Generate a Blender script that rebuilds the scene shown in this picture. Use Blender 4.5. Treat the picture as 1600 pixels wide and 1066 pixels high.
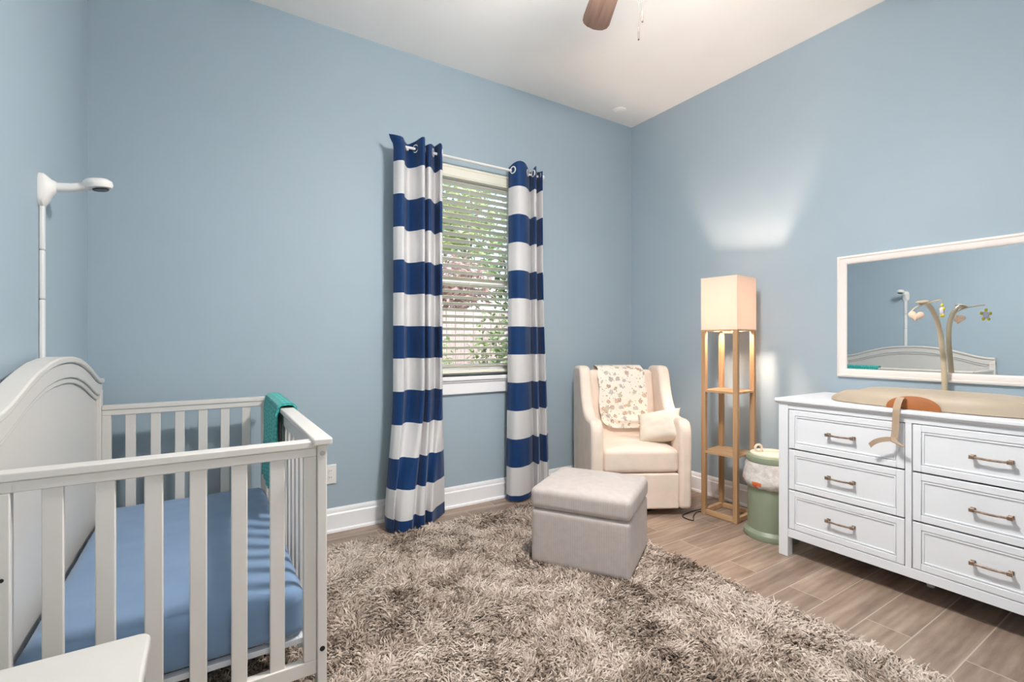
import bpy, bmesh, math, random
import numpy as np
from mathutils import Vector, Matrix, noise

PI = math.pi
R = math.radians
random.seed(7)
for o in list(bpy.data.objects):
    bpy.data.objects.remove(o, do_unlink=True)
C = bpy.context.scene.collection
S = bpy.context.scene

# ------------------------------------------------------------------ camera
cd = bpy.data.cameras.new('camera')
cd.sensor_width = 36.0
cd.lens = 749.93 / 1600 * 36.0
cd.clip_start = 0.02
cam = bpy.data.objects.new('camera', cd)
cam.location = (0, 0, 1.153)
cam.rotation_euler = (R(90), 0, R(-32.35))
C.objects.link(cam)
S.camera = cam

# ------------------------------------------------------------------ look, sky, lights
S.view_settings.view_transform = 'Standard'
S.view_settings.look = 'None'
S.view_settings.gamma = 1.0
S.view_settings.use_curve_mapping = False
S.view_settings.exposure = 0.17
S.cycles.max_bounces = 10
S.cycles.diffuse_bounces = 6
S.cycles.transparent_max_bounces = 16
S.cycles.sample_clamp_indirect = 6.0

W = bpy.data.worlds.new('sky')
S.world = W
W.use_nodes = True
nt = W.node_tree
for n in list(nt.nodes):
    nt.nodes.remove(n)
sky = nt.nodes.new('ShaderNodeTexSky')
sky.sky_type = 'NISHITA'
sky.sun_disc = False
sky.sun_elevation = R(52)
sky.sun_rotation = R(200)
bg = nt.nodes.new('ShaderNodeBackground')
bg.inputs['Strength'].default_value = .75
wo = nt.nodes.new('ShaderNodeOutputWorld')
nt.links.new(sky.outputs[0], bg.inputs['Color'])
nt.links.new(bg.outputs[0], wo.inputs['Surface'])


def light(name, kind, loc, energy, col=(1, 1, 1), size=None, size_y=None, rot=(0, 0, 0)):
    l = bpy.data.lights.new(name, kind)
    l.energy = energy
    l.color = col
    if kind == 'AREA':
        l.shape = 'RECTANGLE'
        l.size = size
        l.size_y = size_y or size
    elif kind == 'SUN':
        l.angle = R(2)
    elif size:
        l.shadow_soft_size = size
    o = bpy.data.objects.new(name, l)
    o.location = loc
    o.rotation_euler = rot
    C.objects.link(o)
    return o


# sun shining from behind the house onto the fence and shrubs outside
light('sun', 'SUN', (0, 0, 9), 5, (1, .95, .86), rot=(R(38), 0, R(-18)))
# unseen fill light added behind the camera, reaching the room through the doorway
light('added_hall_fill', 'AREA', (0.35, -1.62, 2.58), 52, (1.0, .95, .90), 1.2, 1.3)
FAN_POWER = 270
LAMP_POWER = 920


# ------------------------------------------------------------------ material helpers
def lin(c):
    return tuple((x / 12.92 if x <= .04045 else ((x + .055) / 1.055) ** 2.4) for x in c)


def rgb(r, g, b):
    return lin((r / 255, g / 255, b / 255))


class Mat:
    def __init__(s, name, col=(.8, .8, .8), rough=.5, metal=0.0, spec=.5):
        s.m = bpy.data.materials.new(name)
        s.m.use_nodes = True
        s.nt = s.m.node_tree
        s.b = s.nt.nodes['Principled BSDF']
        s.b.inputs['Base Color'].default_value = (*col, 1)
        s.b.inputs['Roughness'].default_value = rough
        s.b.inputs['Metallic'].default_value = metal
        s.b.inputs['Specular IOR Level'].default_value = spec

    def n(s, t, **kw):
        x = s.nt.nodes.new(t)
        for k, v in kw.items():
            if k.startswith('_'):
                setattr(x, k[1:], v)
            else:
                x.inputs[k.replace('_', ' ')].default_value = v
        return x

    def l(s, a, b):
        s.nt.links.new(a, b)

    def coord(s, scale=(1, 1, 1), which='Object'):
        tc = s.n('ShaderNodeTexCoord')
        mp = s.n('ShaderNodeMapping')
        mp.inputs['Scale'].default_value = scale
        s.l(tc.outputs[which], mp.inputs['Vector'])
        return mp.outputs[0]

    def ramp(s, fac, stops, const=False):
        r = s.n('ShaderNodeValToRGB')
        if const:
            r.color_ramp.interpolation = 'CONSTANT'
        e = r.color_ramp.elements
        while len(e) < len(stops):
            e.new(.5)
        for k, (p, c) in enumerate(stops):
            e[k].position = p
            e[k].color = (*c, 1)
        s.l(fac, r.inputs['Fac'])
        return r.outputs['Color']

    def bump(s, h, strength=.2, dist=.005):
        b = s.n('ShaderNodeBump')
        b.inputs['Strength'].default_value = strength
        b.inputs['Distance'].default_value = dist
        s.l(h, b.inputs['Height'])
        s.l(b.outputs[0], s.b.inputs['Normal'])
        return s

    def noise(s, scale, detail=3, vec=None, rough=.5):
        n = s.n('ShaderNodeTexNoise')
        n.inputs['Scale'].default_value = scale
        n.inputs['Detail'].default_value = detail
        n.inputs['Roughness'].default_value = rough
        s.l(vec if vec is not None else s.coord(), n.inputs['Vector'])
        return n.outputs['Fac']

    def mix(s, f, a, b, mode='MIX'):
        m = s.nt.nodes.new('ShaderNodeMix')
        m.data_type = 'RGBA'
        m.blend_type = mode
        for i, v in ((0, f), (6, a), (7, b)):
            if isinstance(v, (int, float)):
                m.inputs[i].default_value = v
            elif isinstance(v, tuple):
                m.inputs[i].default_value = (*v, 1)
            else:
                s.l(v, m.inputs[i])
        return m.outputs[2]

    def mottle(s, col, amt=.06, scale=6):
        """slight tone variation of the thing's own colour"""
        d = tuple(max(0, x * (1 - amt)) for x in col)
        u = tuple(min(1, x * (1 + amt)) for x in col)
        s.l(s.ramp(s.noise(scale), [(.3, d), (.7, u)]), s.b.inputs['Base Color'])
        return s


def painted(name, col, rough=.45, scale=40, strength=.04, mott=.015):
    m = Mat(name, col, rough).mottle(col, mott, 3)
    return m.bump(m.noise(scale, 2), strength, .002).m


def cloth(name, col, scale=420, strength=.25, rough=.9, mott=.05, sheen=.2, translucent=0):
    m = Mat(name, col, rough, spec=.15).mottle(col, mott, 9)
    m.b.inputs['Sheen Weight'].default_value = sheen
    m.bump(m.noise(scale, 2), strength, .0015)
    if translucent:
        tr = m.n('ShaderNodeBsdfTranslucent')
        tr.inputs['Color'].default_value = (*col, 1)
        mx = m.n('ShaderNodeMixShader')
        mx.inputs[0].default_value = translucent
        m.l(m.b.outputs[0], mx.inputs[1])
        m.l(tr.outputs[0], mx.inputs[2])
        m.l(mx.outputs[0], m.nt.nodes['Material Output'].inputs['Surface'])
    return m.m


def wood(name, c0, c1, scale=(30, 30, 2.2), rough=.5):
    m = Mat(name, c0, rough, spec=.35)
    v = m.coord(scale)
    f = m.noise(1.0, 5, v, .6)
    m.l(m.ramp(f, [(.3, c0), (.52, tuple((a + b) / 2 for a, b in zip(c0, c1))), (.72, c1)]), m.b.inputs['Base Color'])
    m.bump(f, .12, .002)
    return m.m


WALL = painted('wall_paint', rgb(164, 181, 192), .62, 160, .05)
CEIL = painted('ceiling_paint', rgb(247, 245, 242), .8, 90, .06)
TRIM = painted('trim_paint', rgb(246, 246, 248), .35)
CRIBW = painted('crib_paint', rgb(216, 211, 205), .38)
DRESSW = painted('dresser_paint', rgb(236, 238, 242), .38)
MIRRORW = painted('mirror_frame_paint', rgb(242, 232, 226), .4)
WHITEP = painted('white_plastic', rgb(236, 233, 229), .35)
BLINDW = painted('blind_slat_white', rgb(238, 235, 220), .45)
TABLEW = painted('side_table_white', rgb(206, 202, 196), .35)
NAVY = cloth('curtain_navy', rgb(25, 60, 108), 600, .12, .5, .08, .15, .14)
WHITEC = cloth('curtain_white', rgb(228, 226, 226), 600, .12, .6, .02, .1, .18)
BEIGE = cloth('armchair_fabric', rgb(238, 221, 206), 520, .3)
OTTO = None
SHEET = cloth('fitted_sheet_blue', rgb(118, 144, 175), 500, .15, .85, .04)
PILLOW = cloth('pillow_fabric', rgb(226, 215, 200), 300, .2, .8, .03)
PADM = painted('pad_foam', rgb(182, 166, 145), .5, 30, .05, .02)
LEATHER = cloth('tan_leather', rgb(158, 98, 58), 260, .2, .5, .1, 0)
STRAP = cloth('strap_webbing', rgb(176, 154, 132), 900, .4)
LAMPWOOD = wood('lamp_wood', rgb(196, 160, 122), rgb(160, 122, 84), (26, 26, 2))
LAMPSHELF = wood('lamp_shelf_wood', rgb(202, 168, 130), rgb(176, 138, 100), (26, 3, 26))
BLADEWOOD = wood('fan_blade_wood', rgb(124, 100, 88), rgb(84, 64, 54), (3, 46, 46))
GREEN = painted('pail_green', rgb(142, 154, 132), .35)
CREAMP = painted('pail_cream', rgb(226, 216, 196), .4)
BRONZE = Mat('antique_bronze', rgb(172, 152, 136), .34, .9).mottle(rgb(172, 152, 136), .3, 60).m
STEEL = Mat('steel', (.45, .45, .46), .35, .9).mottle((.45, .45, .46), .1, 40).m
NICKEL = Mat('brushed_nickel', rgb(150, 140, 130), .4, .8).mottle(rgb(150, 140, 130), .1, 30).m
CHAIN = Mat('dark_chain', rgb(34, 31, 29), .9, 0, .05).mottle(rgb(34, 31, 29), .1, 40).m
BLACK = Mat('black_plastic', (.012, .012, .014), .35).mottle((.012, .012, .014), .3, 20).m
DARK = Mat('dark_gap', (.03, .03, .032), .8).mottle((.03, .03, .032), .2, 20).m
METALW = painted('white_metal', rgb(214, 217, 222), .3)
STEM = painted('mobile_stem_beige', rgb(202, 184, 156), .4)
PEACH = cloth('heart_plush', rgb(236, 208, 186), 500, .3)
LILAC = cloth('flower_felt', rgb(214, 210, 226), 500, .3)
YELLOW = cloth('petal_yellow', rgb(216, 196, 70), 500, .3)
ORANGE = painted('orange_print', rgb(222, 112, 58), .5)


def mk_wallmats():
    pass


def floor_mat():
    m = Mat('wood_look_tile', (.3, .25, .2), .42, spec=.4)
    tc = m.n('ShaderNodeTexCoord')
    mp = m.n('ShaderNodeMapping')
    mp.inputs['Location'].default_value = (.13, .022 + .155 * .06, 0)
    m.l(tc.outputs['Object'], mp.inputs['Vector'])
    v = mp.outputs[0]
    br = m.n('ShaderNodeTexBrick')
    br.offset = .37
    br.offset_frequency = 2
    br.squash = 1
    br.inputs['Color1'].default_value = (0, 0, 0, 1)
    br.inputs['Color2'].default_value = (1, 1, 1, 1)
    br.inputs['Mortar'].default_value = (.5, .5, .5, 1)
    br.inputs['Scale'].default_value = 1
    br.inputs['Mortar Size'].default_value = .0022
    br.inputs['Mortar Smooth'].default_value = .1
    br.inputs['Brick Width'].default_value = .61
    br.inputs['Row Height'].default_value = .155
    m.l(v, br.inputs['Vector'])
    # per-plank shift so that the grain differs from plank to plank
    sh = m.n('ShaderNodeVectorMath', _operation='MULTIPLY_ADD')
    m.l(br.outputs['Color'], sh.inputs[0])
    sh.inputs[1].default_value = (7, 13, 5)
    m.l(v, sh.inputs[2])
    st = m.n('ShaderNodeMapping')
    st.inputs['Scale'].default_value = (2.2, 15, 1)
    m.l(sh.outputs[0], st.inputs['Vector'])
    g1 = m.noise(1.0, 6, st.outputs[0], .62)
    st2 = m.n('ShaderNodeMapping')
    st2.inputs['Scale'].default_value = (1.2, 6, 1)
    m.l(sh.outputs[0], st2.inputs['Vector'])
    wv = m.n('ShaderNodeTexWave')
    wv.wave_type = 'RINGS'
    wv.inputs['Scale'].default_value = 1.6
    wv.inputs['Distortion'].default_value = 5
    wv.inputs['Detail'].default_value = 3
    wv.inputs['Detail Scale'].default_value = 1.2
    m.l(st2.outputs[0], wv.inputs['Vector'])
    base = m.ramp(g1, [(.25, rgb(116, 98, 86)), (.5, rgb(152, 133, 119)), (.75, rgb(180, 162, 147))])
    ringc = m.mix(.08, base, wv.outputs['Color'], 'OVERLAY')
    tint = m.ramp(br.outputs['Color'], [(0, (.80, .78, .77)), (1, (1.08, 1.06, 1.03))])
    col = m.mix(1.0, ringc, tint, 'MULTIPLY')
    col = m.mix(br.outputs['Fac'], col, rgb(186, 172, 158))
    m.l(col, m.b.inputs['Base Color'])
    inv = m.n('ShaderNodeMath', _operation='MULTIPLY_ADD')
    m.l(br.outputs['Fac'], inv.inputs[0])
    inv.inputs[1].default_value = -1.0
    m.l(g1, inv.inputs[2])
    m.bump(inv.outputs[0], .25, .002)
    return m.m


FLOOR = floor_mat()


def otto_mat():
    m = Mat('ottoman_ticking', rgb(214, 202, 192), .9, spec=.15)
    v = m.coord((1, 1, 1))
    # fine upright ticking: stripes run along z, counted along both horizontal directions
    sx = m.n('ShaderNodeSeparateXYZ')
    m.l(v, sx.inputs[0])
    ad = m.n('ShaderNodeMath', _operation='ADD')
    m.l(sx.outputs[0], ad.inputs[0])
    m.l(sx.outputs[1], ad.inputs[1])
    sc = m.n('ShaderNodeMath', _operation='MULTIPLY')
    m.l(ad.outputs[0], sc.inputs[0])
    sc.inputs[1].default_value = 560
    sn = m.n('ShaderNodeMath', _operation='SINE')
    m.l(sc.outputs[0], sn.inputs[0])
    nz = m.noise(30, 3)
    mu = m.n('ShaderNodeMath', _operation='MULTIPLY_ADD')
    m.l(sn.outputs[0], mu.inputs[0])
    mu.inputs[1].default_value = .14
    m.l(nz, mu.inputs[2])
    c = m.ramp(mu.outputs[0], [(.1, rgb(182, 171, 166)), (.85, rgb(198, 189, 184))])
    m.l(c, m.b.inputs['Base Color'])
    m.b.inputs['Sheen Weight'].default_value = .15
    m.bump(sn.outputs[0], .04, .001)
    return m.m


OTTO = otto_mat()


def print_mat():
    """cream muslin with a scatter of small animal-like blots"""
    m = Mat('printed_muslin', rgb(240, 228, 212), .9, spec=.1)
    v = m.coord((1, 1, 1))
    nzn = m.n('ShaderNodeTexNoise')
    nzn.inputs['Scale'].default_value = 55
    nzn.inputs['Detail'].default_value = 2
    m.l(v, nzn.inputs['Vector'])
    dv = m.n('ShaderNodeVectorMath', _operation='MULTIPLY_ADD')
    m.l(nzn.outputs['Color'], dv.inputs[0])
    dv.inputs[1].default_value = (.03, .03, .03)
    m.l(v, dv.inputs[2])
    col = rgb(242, 231, 217)
    out = None
    for scale, th, ramp in ((21, .36, [(0, rgb(172, 140, 118)), (.25, rgb(176, 172, 166)), (.45, rgb(178, 176, 146)), (.65, rgb(160, 150, 148)), (.85, rgb(196, 160, 130))]),
                            (42, .2, [(0, rgb(150, 138, 128)), (.5, rgb(190, 170, 150)), (.8, rgb(150, 150, 130))])):
        vo = m.n('ShaderNodeTexVoronoi')
        vo.inputs['Scale'].default_value = scale
        vo.inputs['Randomness'].default_value = .75
        m.l(dv.outputs[0], vo.inputs['Vector'])
        sx = m.n('ShaderNodeSeparateColor')
        m.l(vo.outputs['Color'], sx.inputs[0])
        tone = m.ramp(sx.outputs[0], ramp, True)
        lt = m.n('ShaderNodeMath', _operation='LESS_THAN')
        m.l(vo.outputs['Distance'], lt.inputs[0])
        lt.inputs[1].default_value = th
        fine = m.ramp(m.noise(240, 2, v), [(.40, (.3, .3, .3)), (.54, (1, 1, 1))])
        mul = m.n('ShaderNodeMath', _operation='MULTIPLY')
        m.l(lt.outputs[0], mul.inputs[0])
        m.l(fine, mul.inputs[1])
        out = m.mix(mul.outputs[0], out if out is not None else col, tone)
    m.l(out, m.b.inputs['Base Color'])
    m.bump(m.noise(120, 3), .35, .004)
    return m.m


PRINT = print_mat()


def knit_mat():
    m = Mat('teal_knit', rgb(44, 158, 150), .9, spec=.1)
    v = m.coord((1, 1, 1))
    vo = m.n('ShaderNodeTexVoronoi')
    vo.inputs['Scale'].default_value = 55
    vo.inputs['Randomness'].default_value = .25
    m.l(v, vo.inputs['Vector'])
    m.l(m.ramp(vo.outputs['Distance'], [(.1, rgb(92, 200, 190)), (.75, rgb(34, 140, 138))]), m.b.inputs['Base Color'])
    m.b.inputs['Sheen Weight'].default_value = .2
    iv = m.n('ShaderNodeMath', _operation='SUBTRACT')
    iv.inputs[0].default_value = 1
    m.l(vo.outputs['Distance'], iv.inputs[1])
    return m.bump(iv.outputs[0], .9, .006).m


KNIT = knit_mat()


def clear_mat(name, tint, amount, rough=.03):
    """thin pane or film: lets light through, with a reflective skin"""
    m = Mat(name, tint, rough)
    tr = m.n('ShaderNodeBsdfTransparent')
    tr.inputs['Color'].default_value = (*tint, 1)
    gl = m.n('ShaderNodeBsdfGlossy')
    gl.inputs['Roughness'].default_value = rough
    fr = m.n('ShaderNodeFresnel')
    fr.inputs['IOR'].default_value = 1.45
    mx = m.n('ShaderNodeMixShader')
    m.l(fr.outputs[0], mx.inputs[0])
    m.l(tr.outputs[0], mx.inputs[1])
    m.l(gl.outputs[0], mx.inputs[2])
    last = mx.outputs[0]
    if amount:
        mx2 = m.n('ShaderNodeMixShader')
        m.l(m.ramp(m.noise(38, 3), [(.3, (amount * .85,) * 3), (.7, (min(1, amount * 1.1),) * 3)]), mx2.inputs[0])
        m.l(last, mx2.inputs[1])
        m.l(m.b.outputs[0], mx2.inputs[2])
        m.bump(m.noise(60, 3), .6, .01)
        last = mx2.outputs[0]
    m.l(last, m.nt.nodes['Material Output'].inputs['Surface'])
    return m.m


GLASS = clear_mat('window_glass', (.97, .985, .98), 0)
FILM = clear_mat('bin_liner_film', rgb(240, 234, 230), .8, .25)
MIRR = Mat('mirror_silver', (.86, .885, .89), .0, 1.0).m
_mm = bpy.data.materials['mirror_silver']


def shade_mat():
    m = Mat('lamp_shade_linen', rgb(218, 206, 196), .9, spec=.1)
    tr = m.n('ShaderNodeBsdfTranslucent')
    wv = m.noise(300, 2)
    m.l(m.ramp(wv, [(.3, rgb(250, 236, 222)), (.7, rgb(255, 246, 236))]), tr.inputs['Color'])
    mx = m.n('ShaderNodeMixShader')
    mx.inputs[0].default_value = .25
    m.l(m.b.outputs[0], mx.inputs[1])
    m.l(tr.outputs[0], mx.inputs[2])
    m.l(mx.outputs[0], m.nt.nodes['Material Output'].inputs['Surface'])
    return m.m


SHADE = shade_mat()


def glow(name, col, strength):
    m = Mat(name, col, .4)
    m.b.inputs['Emission Color'].default_value = (*col, 1)
    m.b.inputs['Emission Strength'].default_value = strength
    return m.m


BULB = glow('bulb_glow', (1, .72, .54), LAMP_POWER)
BOWL = glow('fan_light_glow', (1, .97, .935), FAN_POWER)

# ------------------------------------------------------------------ geometry helpers
FR = {}          # object name -> frame of the whole thing, for parts written in room coordinates


def tag(o, label=None, cat=None, group=None, kind=None):
    for k, v in (('label', label), ('category', cat), ('group', group), ('kind', kind)):
        if v:
            o[k] = v
    return o


def thing(name, label, cat, loc=(0, 0, 0), rot=0, group=None):
    o = bpy.data.objects.new(name, None)
    o.empty_display_size = .05
    o.location = loc
    o.rotation_euler = (0, 0, rot)
    C.objects.link(o)
    FR[o.name] = Matrix.Translation(loc) @ Matrix.Rotation(rot, 4, 'Z')
    return tag(o, label, cat, group)


def new():
    return bmesh.new()


def obj(name, bm, mats, parent=None, bevel=0, seg=3, smooth=35, local=False, label=None, kind=None):
    if parent is not None:
        fr = FR[parent.name]
        if not local:
            bm.transform(fr.inverted())
    bmesh.ops.recalc_face_normals(bm, faces=bm.faces)
    me = bpy.data.meshes.new(name)
    bm.to_mesh(me)
    bm.free()
    for m in (mats if isinstance(mats, (list, tuple)) else [mats]):
        me.materials.append(m)
    if smooth:
        me.polygons.foreach_set('use_smooth', [True] * len(me.polygons))
        me.set_sharp_from_angle(angle=R(smooth))
    o = bpy.data.objects.new(name, me)
    C.objects.link(o)
    if parent is not None:
        o.parent = parent
        FR[o.name] = FR[parent.name]
    else:
        FR[o.name] = Matrix.Identity(4)
    if bevel:
        b = o.modifiers.new('bevel', 'BEVEL')
        b.width = bevel
        b.segments = seg
        b.limit_method = 'ANGLE'
        b.angle_limit = R(40)
    tag(o, label, None, None, kind)
    return o


def box(bm, x0, x1, y0, y1, z0, z1, mi=0):
    v = [bm.verts.new((x, y, z)) for x in (x0, x1) for y in (y0, y1) for z in (z0, z1)]
    for f in ((0, 1, 3, 2), (4, 6, 7, 5), (0, 4, 5, 1), (2, 3, 7, 6), (0, 2, 6, 4), (1, 5, 7, 3)):
        bm.faces.new([v[i] for i in f]).material_index = mi
    return bm


def cbox(cx, cy, cz, sx, sy, sz):
    return box(new(), cx - sx / 2, cx + sx / 2, cy - sy / 2, cy + sy / 2, cz - sz / 2, cz + sz / 2)


def bx(*a):
    return box(new(), *a)


def tube(bm, pts, r, seg=10, caps=True, flat=1.0):
    pts = [Vector(p) for p in pts]
    rr = r if isinstance(r, (list, tuple)) else [r] * len(pts)
    t0 = (pts[1] - pts[0]).normalized()
    up = Vector((0, 0, 1)) if abs(t0.z) < .9 else Vector((1, 0, 0))
    n = t0.cross(up).normalized()
    rings = []
    for i, p in enumerate(pts):
        t = (pts[min(i + 1, len(pts) - 1)] - pts[max(i - 1, 0)]).normalized()
        n = (n - t * n.dot(t)).normalized()
        b = t.cross(n)
        rings.append([bm.verts.new(p + (n * math.cos(a) + b * math.sin(a) * flat) * rr[i]) for a in [2 * PI * k / seg for k in range(seg)]])
    for a, b in zip(rings, rings[1:]):
        for k in range(seg):
            bm.faces.new((a[k], a[(k + 1) % seg], b[(k + 1) % seg], b[k]))
    if caps:
        bm.faces.new(rings[0][::-1])
        bm.faces.new(rings[-1])
    return bm


def lathe(bm, prof, c=(0, 0), seg=40, mi=None):
    rings = []
    for r, z in prof:
        if r < 1e-6:
            rings.append([bm.verts.new((c[0], c[1], z))])
        else:
            rings.append([bm.verts.new((c[0] + r * math.cos(2 * PI * k / seg), c[1] + r * math.sin(2 * PI * k / seg), z)) for k in range(seg)])
    for a, b in zip(rings, rings[1:]):
        for k in range(seg):
            j = (k + 1) % seg
            q = [a[k % len(a)], a[j % len(a)], b[j % len(b)], b[k % len(b)]]
            q = [x for i, x in enumerate(q) if x not in q[:i]]
            if len(q) > 2:
                bm.faces.new(q)
    return bm


def prism(bm, poly, axis, a, b):
    """extrude a 2-D outline along an axis from a to b"""
    def P(p, t):
        return {'x': (t, p[0], p[1]), 'y': (p[0], t, p[1]), 'z': (p[0], p[1], t)}[axis]
    A = [bm.verts.new(P(p, a)) for p in poly]
    B = [bm.verts.new(P(p, b)) for p in poly]
    n = len(poly)
    bm.faces.new(A)
    bm.faces.new(B[::-1])
    for i in range(n):
        bm.faces.new((A[i], B[i], B[(i + 1) % n], A[(i + 1) % n]))
    return bm


def torus(bm, c, axis, R0, r, seg=24, ms=8):
    axis = Vector(axis).normalized()
    u = axis.orthogonal().normalized()
    v = axis.cross(u)
    rings = []
    for k in range(seg):
        a = 2 * PI * k / seg
        d = u * math.cos(a) + v * math.sin(a)
        rings.append([bm.verts.new(Vector(c) + d * (R0 + r * math.cos(b)) + axis * r * math.sin(b)) for b in [2 * PI * j / ms for j in range(ms)]])
    for k in range(seg):
        a, b = rings[k], rings[(k + 1) % seg]
        for j in range(ms):
            bm.faces.new((a[j], a[(j + 1) % ms], b[(j + 1) % ms], b[j]))
    return bm


def rbox(size, r, n=14, fn=None):
    """soft box about the origin, optionally reshaped by fn(Vector)->Vector"""
    bm = new()
    h = Vector(size) / 2
    bmesh.ops.create_cube(bm, size=2)
    bmesh.ops.subdivide_edges(bm, edges=bm.edges[:], cuts=n, use_grid_fill=True)
    for v in bm.verts:
        q = Vector([math.copysign(1 - (1 - abs(c)) ** 1.7, c) if abs(c) < 1 else c for c in v.co])
        p = Vector([q[i] * h[i] for i in range(3)])
        inn = Vector([max(-(h[i] - r), min(h[i] - r, p[i])) for i in range(3)])
        d = p - inn
        if d.length > 1e-9:
            p = inn + d.normalized() * r
        v.co = fn(p) if fn else p
    return bm


def sheet(rows, thick, mats_idx=None):
    """grid of points -> surface with real thickness (offset along its normals)"""
    bm = new()
    g = [[bm.verts.new(p) for p in row] for row in rows]
    for i in range(len(g) - 1):
        for j in range(len(g[0]) - 1):
            f = bm.faces.new((g[i][j], g[i][j + 1], g[i + 1][j + 1], g[i + 1][j]))
            if mats_idx:
                f.material_index = mats_idx[i]
    bmesh.ops.recalc_face_normals(bm, faces=bm.faces)
    bmesh.ops.solidify(bm, geom=bm.faces[:], thickness=thick)
    return bm


def catmull(pts, n):
    P = [np.array(p, float) for p in pts]
    P = [2 * P[0] - P[1]] + P + [2 * P[-1] - P[-2]]
    out = []
    m = len(P) - 3
    for k in range(n):
        t = k / (n - 1) * m
        i = min(int(t), m - 1)
        t -= i
        a, b, c, d = P[i:i + 4]
        out.append(.5 * (2 * b + (c - a) * t + (2 * a - 5 * b + 4 * c - d) * t * t + (3 * b - a - 3 * c + d) * t ** 3))
    return out


def struct(name, bm, mat, **k):
    return obj(name, bm, mat, kind='structure', **k)


def sstep(a, b, x):
    t = max(0, min(1, (x - a) / (b - a)))
    return t * t * (3 - 2 * t)


# ------------------------------------------------------------------ the room
XL, XR, YB, YF, HC = -.488, 3.183, 3.036, -.78, 3.05
T = .14
struct('floor', bx(XL - T, XR + T, -2.6, YB + T, -.06, 0), FLOOR)
struct('ceiling', bx(XL - T, XR + T, -2.6, YB + T, HC, HC + .12), CEIL)
struct('wall_left', bx(XL - T, XL, YF - T, YB + T, 0, HC), WALL)
struct('wall_right', bx(XR, XR + T, YF - T, YB + T, 0, HC), WALL)
WX0, WX1, WZ0, WZ1 = 1.13, 2.015, .905, 2.375
b = new()
box(b, XL, WX0, YB, YB + T, 0, HC)
box(b, WX1, XR, YB, YB + T, 0, HC)
box(b, WX0, WX1, YB, YB + T, 0, WZ0)
box(b, WX0, WX1, YB, YB + T, WZ1, HC)
struct('wall_back', b, WALL, smooth=0)
b = new()                                   # wall behind the camera, with a doorway added to let the fill light in
DX0, DX1, DZ = -.32, .60, 2.1
box(b, XL, DX0, YF - T, YF, 0, HC)
box(b, DX1, XR, YF - T, YF, 0, HC)
box(b, DX0, DX1, YF - T, YF, DZ, HC)
struct('wall_front', b, WALL, smooth=0)
b = new()
for x0, x1, z0, z1 in ((DX0 - .085, DX0, 0, DZ + .085), (DX1, DX1 + .085, 0, DZ + .085), (DX0, DX1, DZ, DZ + .085)):
    box(b, x0, x1, YF, YF + .018, z0, z1)
struct('trim_2', b, TRIM, bevel=.004)
b = new()                                   # unseen hall added around the fill light
box(b, XL - T, XL, -2.6, YF - T, 0, HC)
box(b, 1.6, 1.6 + T, -2.6, YF - T, 0, HC)
box(b, XL - T, 1.6 + T, -2.6 - T, -2.6, 0, HC)
struct('wall_hall', b, CEIL, smooth=0)
struct('trim_3', bx(.35 - .66, .35 + .66, -1.62 - .71, -1.62 + .71, 2.62, HC - .0005), TRIM, bevel=.01)   # boxed-out ceiling added above the fill light


def baseboard(name, side):
    h, t = .142, .016
    prof = [(0, 0), (t, 0), (t, .104), (t * .55, .112), (t * .62, .126), (t * .3, .138), (t * .2, h), (0, h)]
    shoe = [(0, 0), (t + .012, 0), (t + .010, .012), (t, .018), (0, .018)]
    b = new()
    for p in (prof, shoe):
        if side == 'back':
            prism(b, [(YB - d, z) for d, z in p], 'x', XL, XR)
        elif side == 'right':
            prism(b, [(XR - d, z) for d, z in p], 'y', YF, YB)
        elif side == 'left':
            prism(b, [(XL + d, z) for d, z in p], 'y', YF, YB)
    struct(name, b, TRIM, smooth=30)


for sd in ('back', 'right', 'left'):
    baseboard('baseboard_' + sd, sd)

# window: frame, two sashes with panes, sill and apron
b = new()
yf = YB + .085
for x0, x1, z0, z1 in ((WX0, WX0 + .035, WZ0, WZ1), (WX1 - .035, WX1, WZ0, WZ1), (WX0 + .035, WX1 - .035, WZ0, WZ0 + .04), (WX0 + .035, WX1 - .035, WZ1 - .04, WZ1)):
    box(b, x0, x1, yf, yf + .05, z0, z1)
win = struct('window_1', b, TRIM, bevel=.003)
ix0, ix1 = WX0 + .035, WX1 - .035
for zz0, zz1, yy in ((WZ0 + .04, 1.615, yf + .004), (1.575, WZ1 - .04, yf + .026)):
    b = new()
    box(b, ix0, ix0 + .03, yy, yy + .02, zz0, zz1)
    box(b, ix1 - .03, ix1, yy, yy + .02, zz0, zz1)
    box(b, ix0 + .03, ix1 - .03, yy, yy + .02, zz0, zz0 + .04)
    box(b, ix0 + .03, ix1 - .03, yy, yy + .02, zz1 - .04, zz1)
    sh_ = obj('sash', b, TRIM, win, bevel=.002)
    obj('pane', bx(ix0 + .028, ix1 - .028, yy + .008, yy + .012, zz0 + .035, zz1 - .035), GLASS, sh_, smooth=0)
b = bx(WX0 - .05, WX1 + .05, YB - .04, YB - .0005, .878, .905)
box(b, WX0 + .001, WX1 - .001, YB - .0005, yf, .88, .905)
struct('trim_1', b, TRIM, bevel=.005)
b = bx(WX0 - .03, WX1 + .03, YB - .02, YB - .0005, .782, .862)
box(b, WX0 - .04, WX1 + .04, YB - .028, YB - .0005, .862, .878)
struct('trim_4', b, TRIM, bevel=.005)

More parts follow.
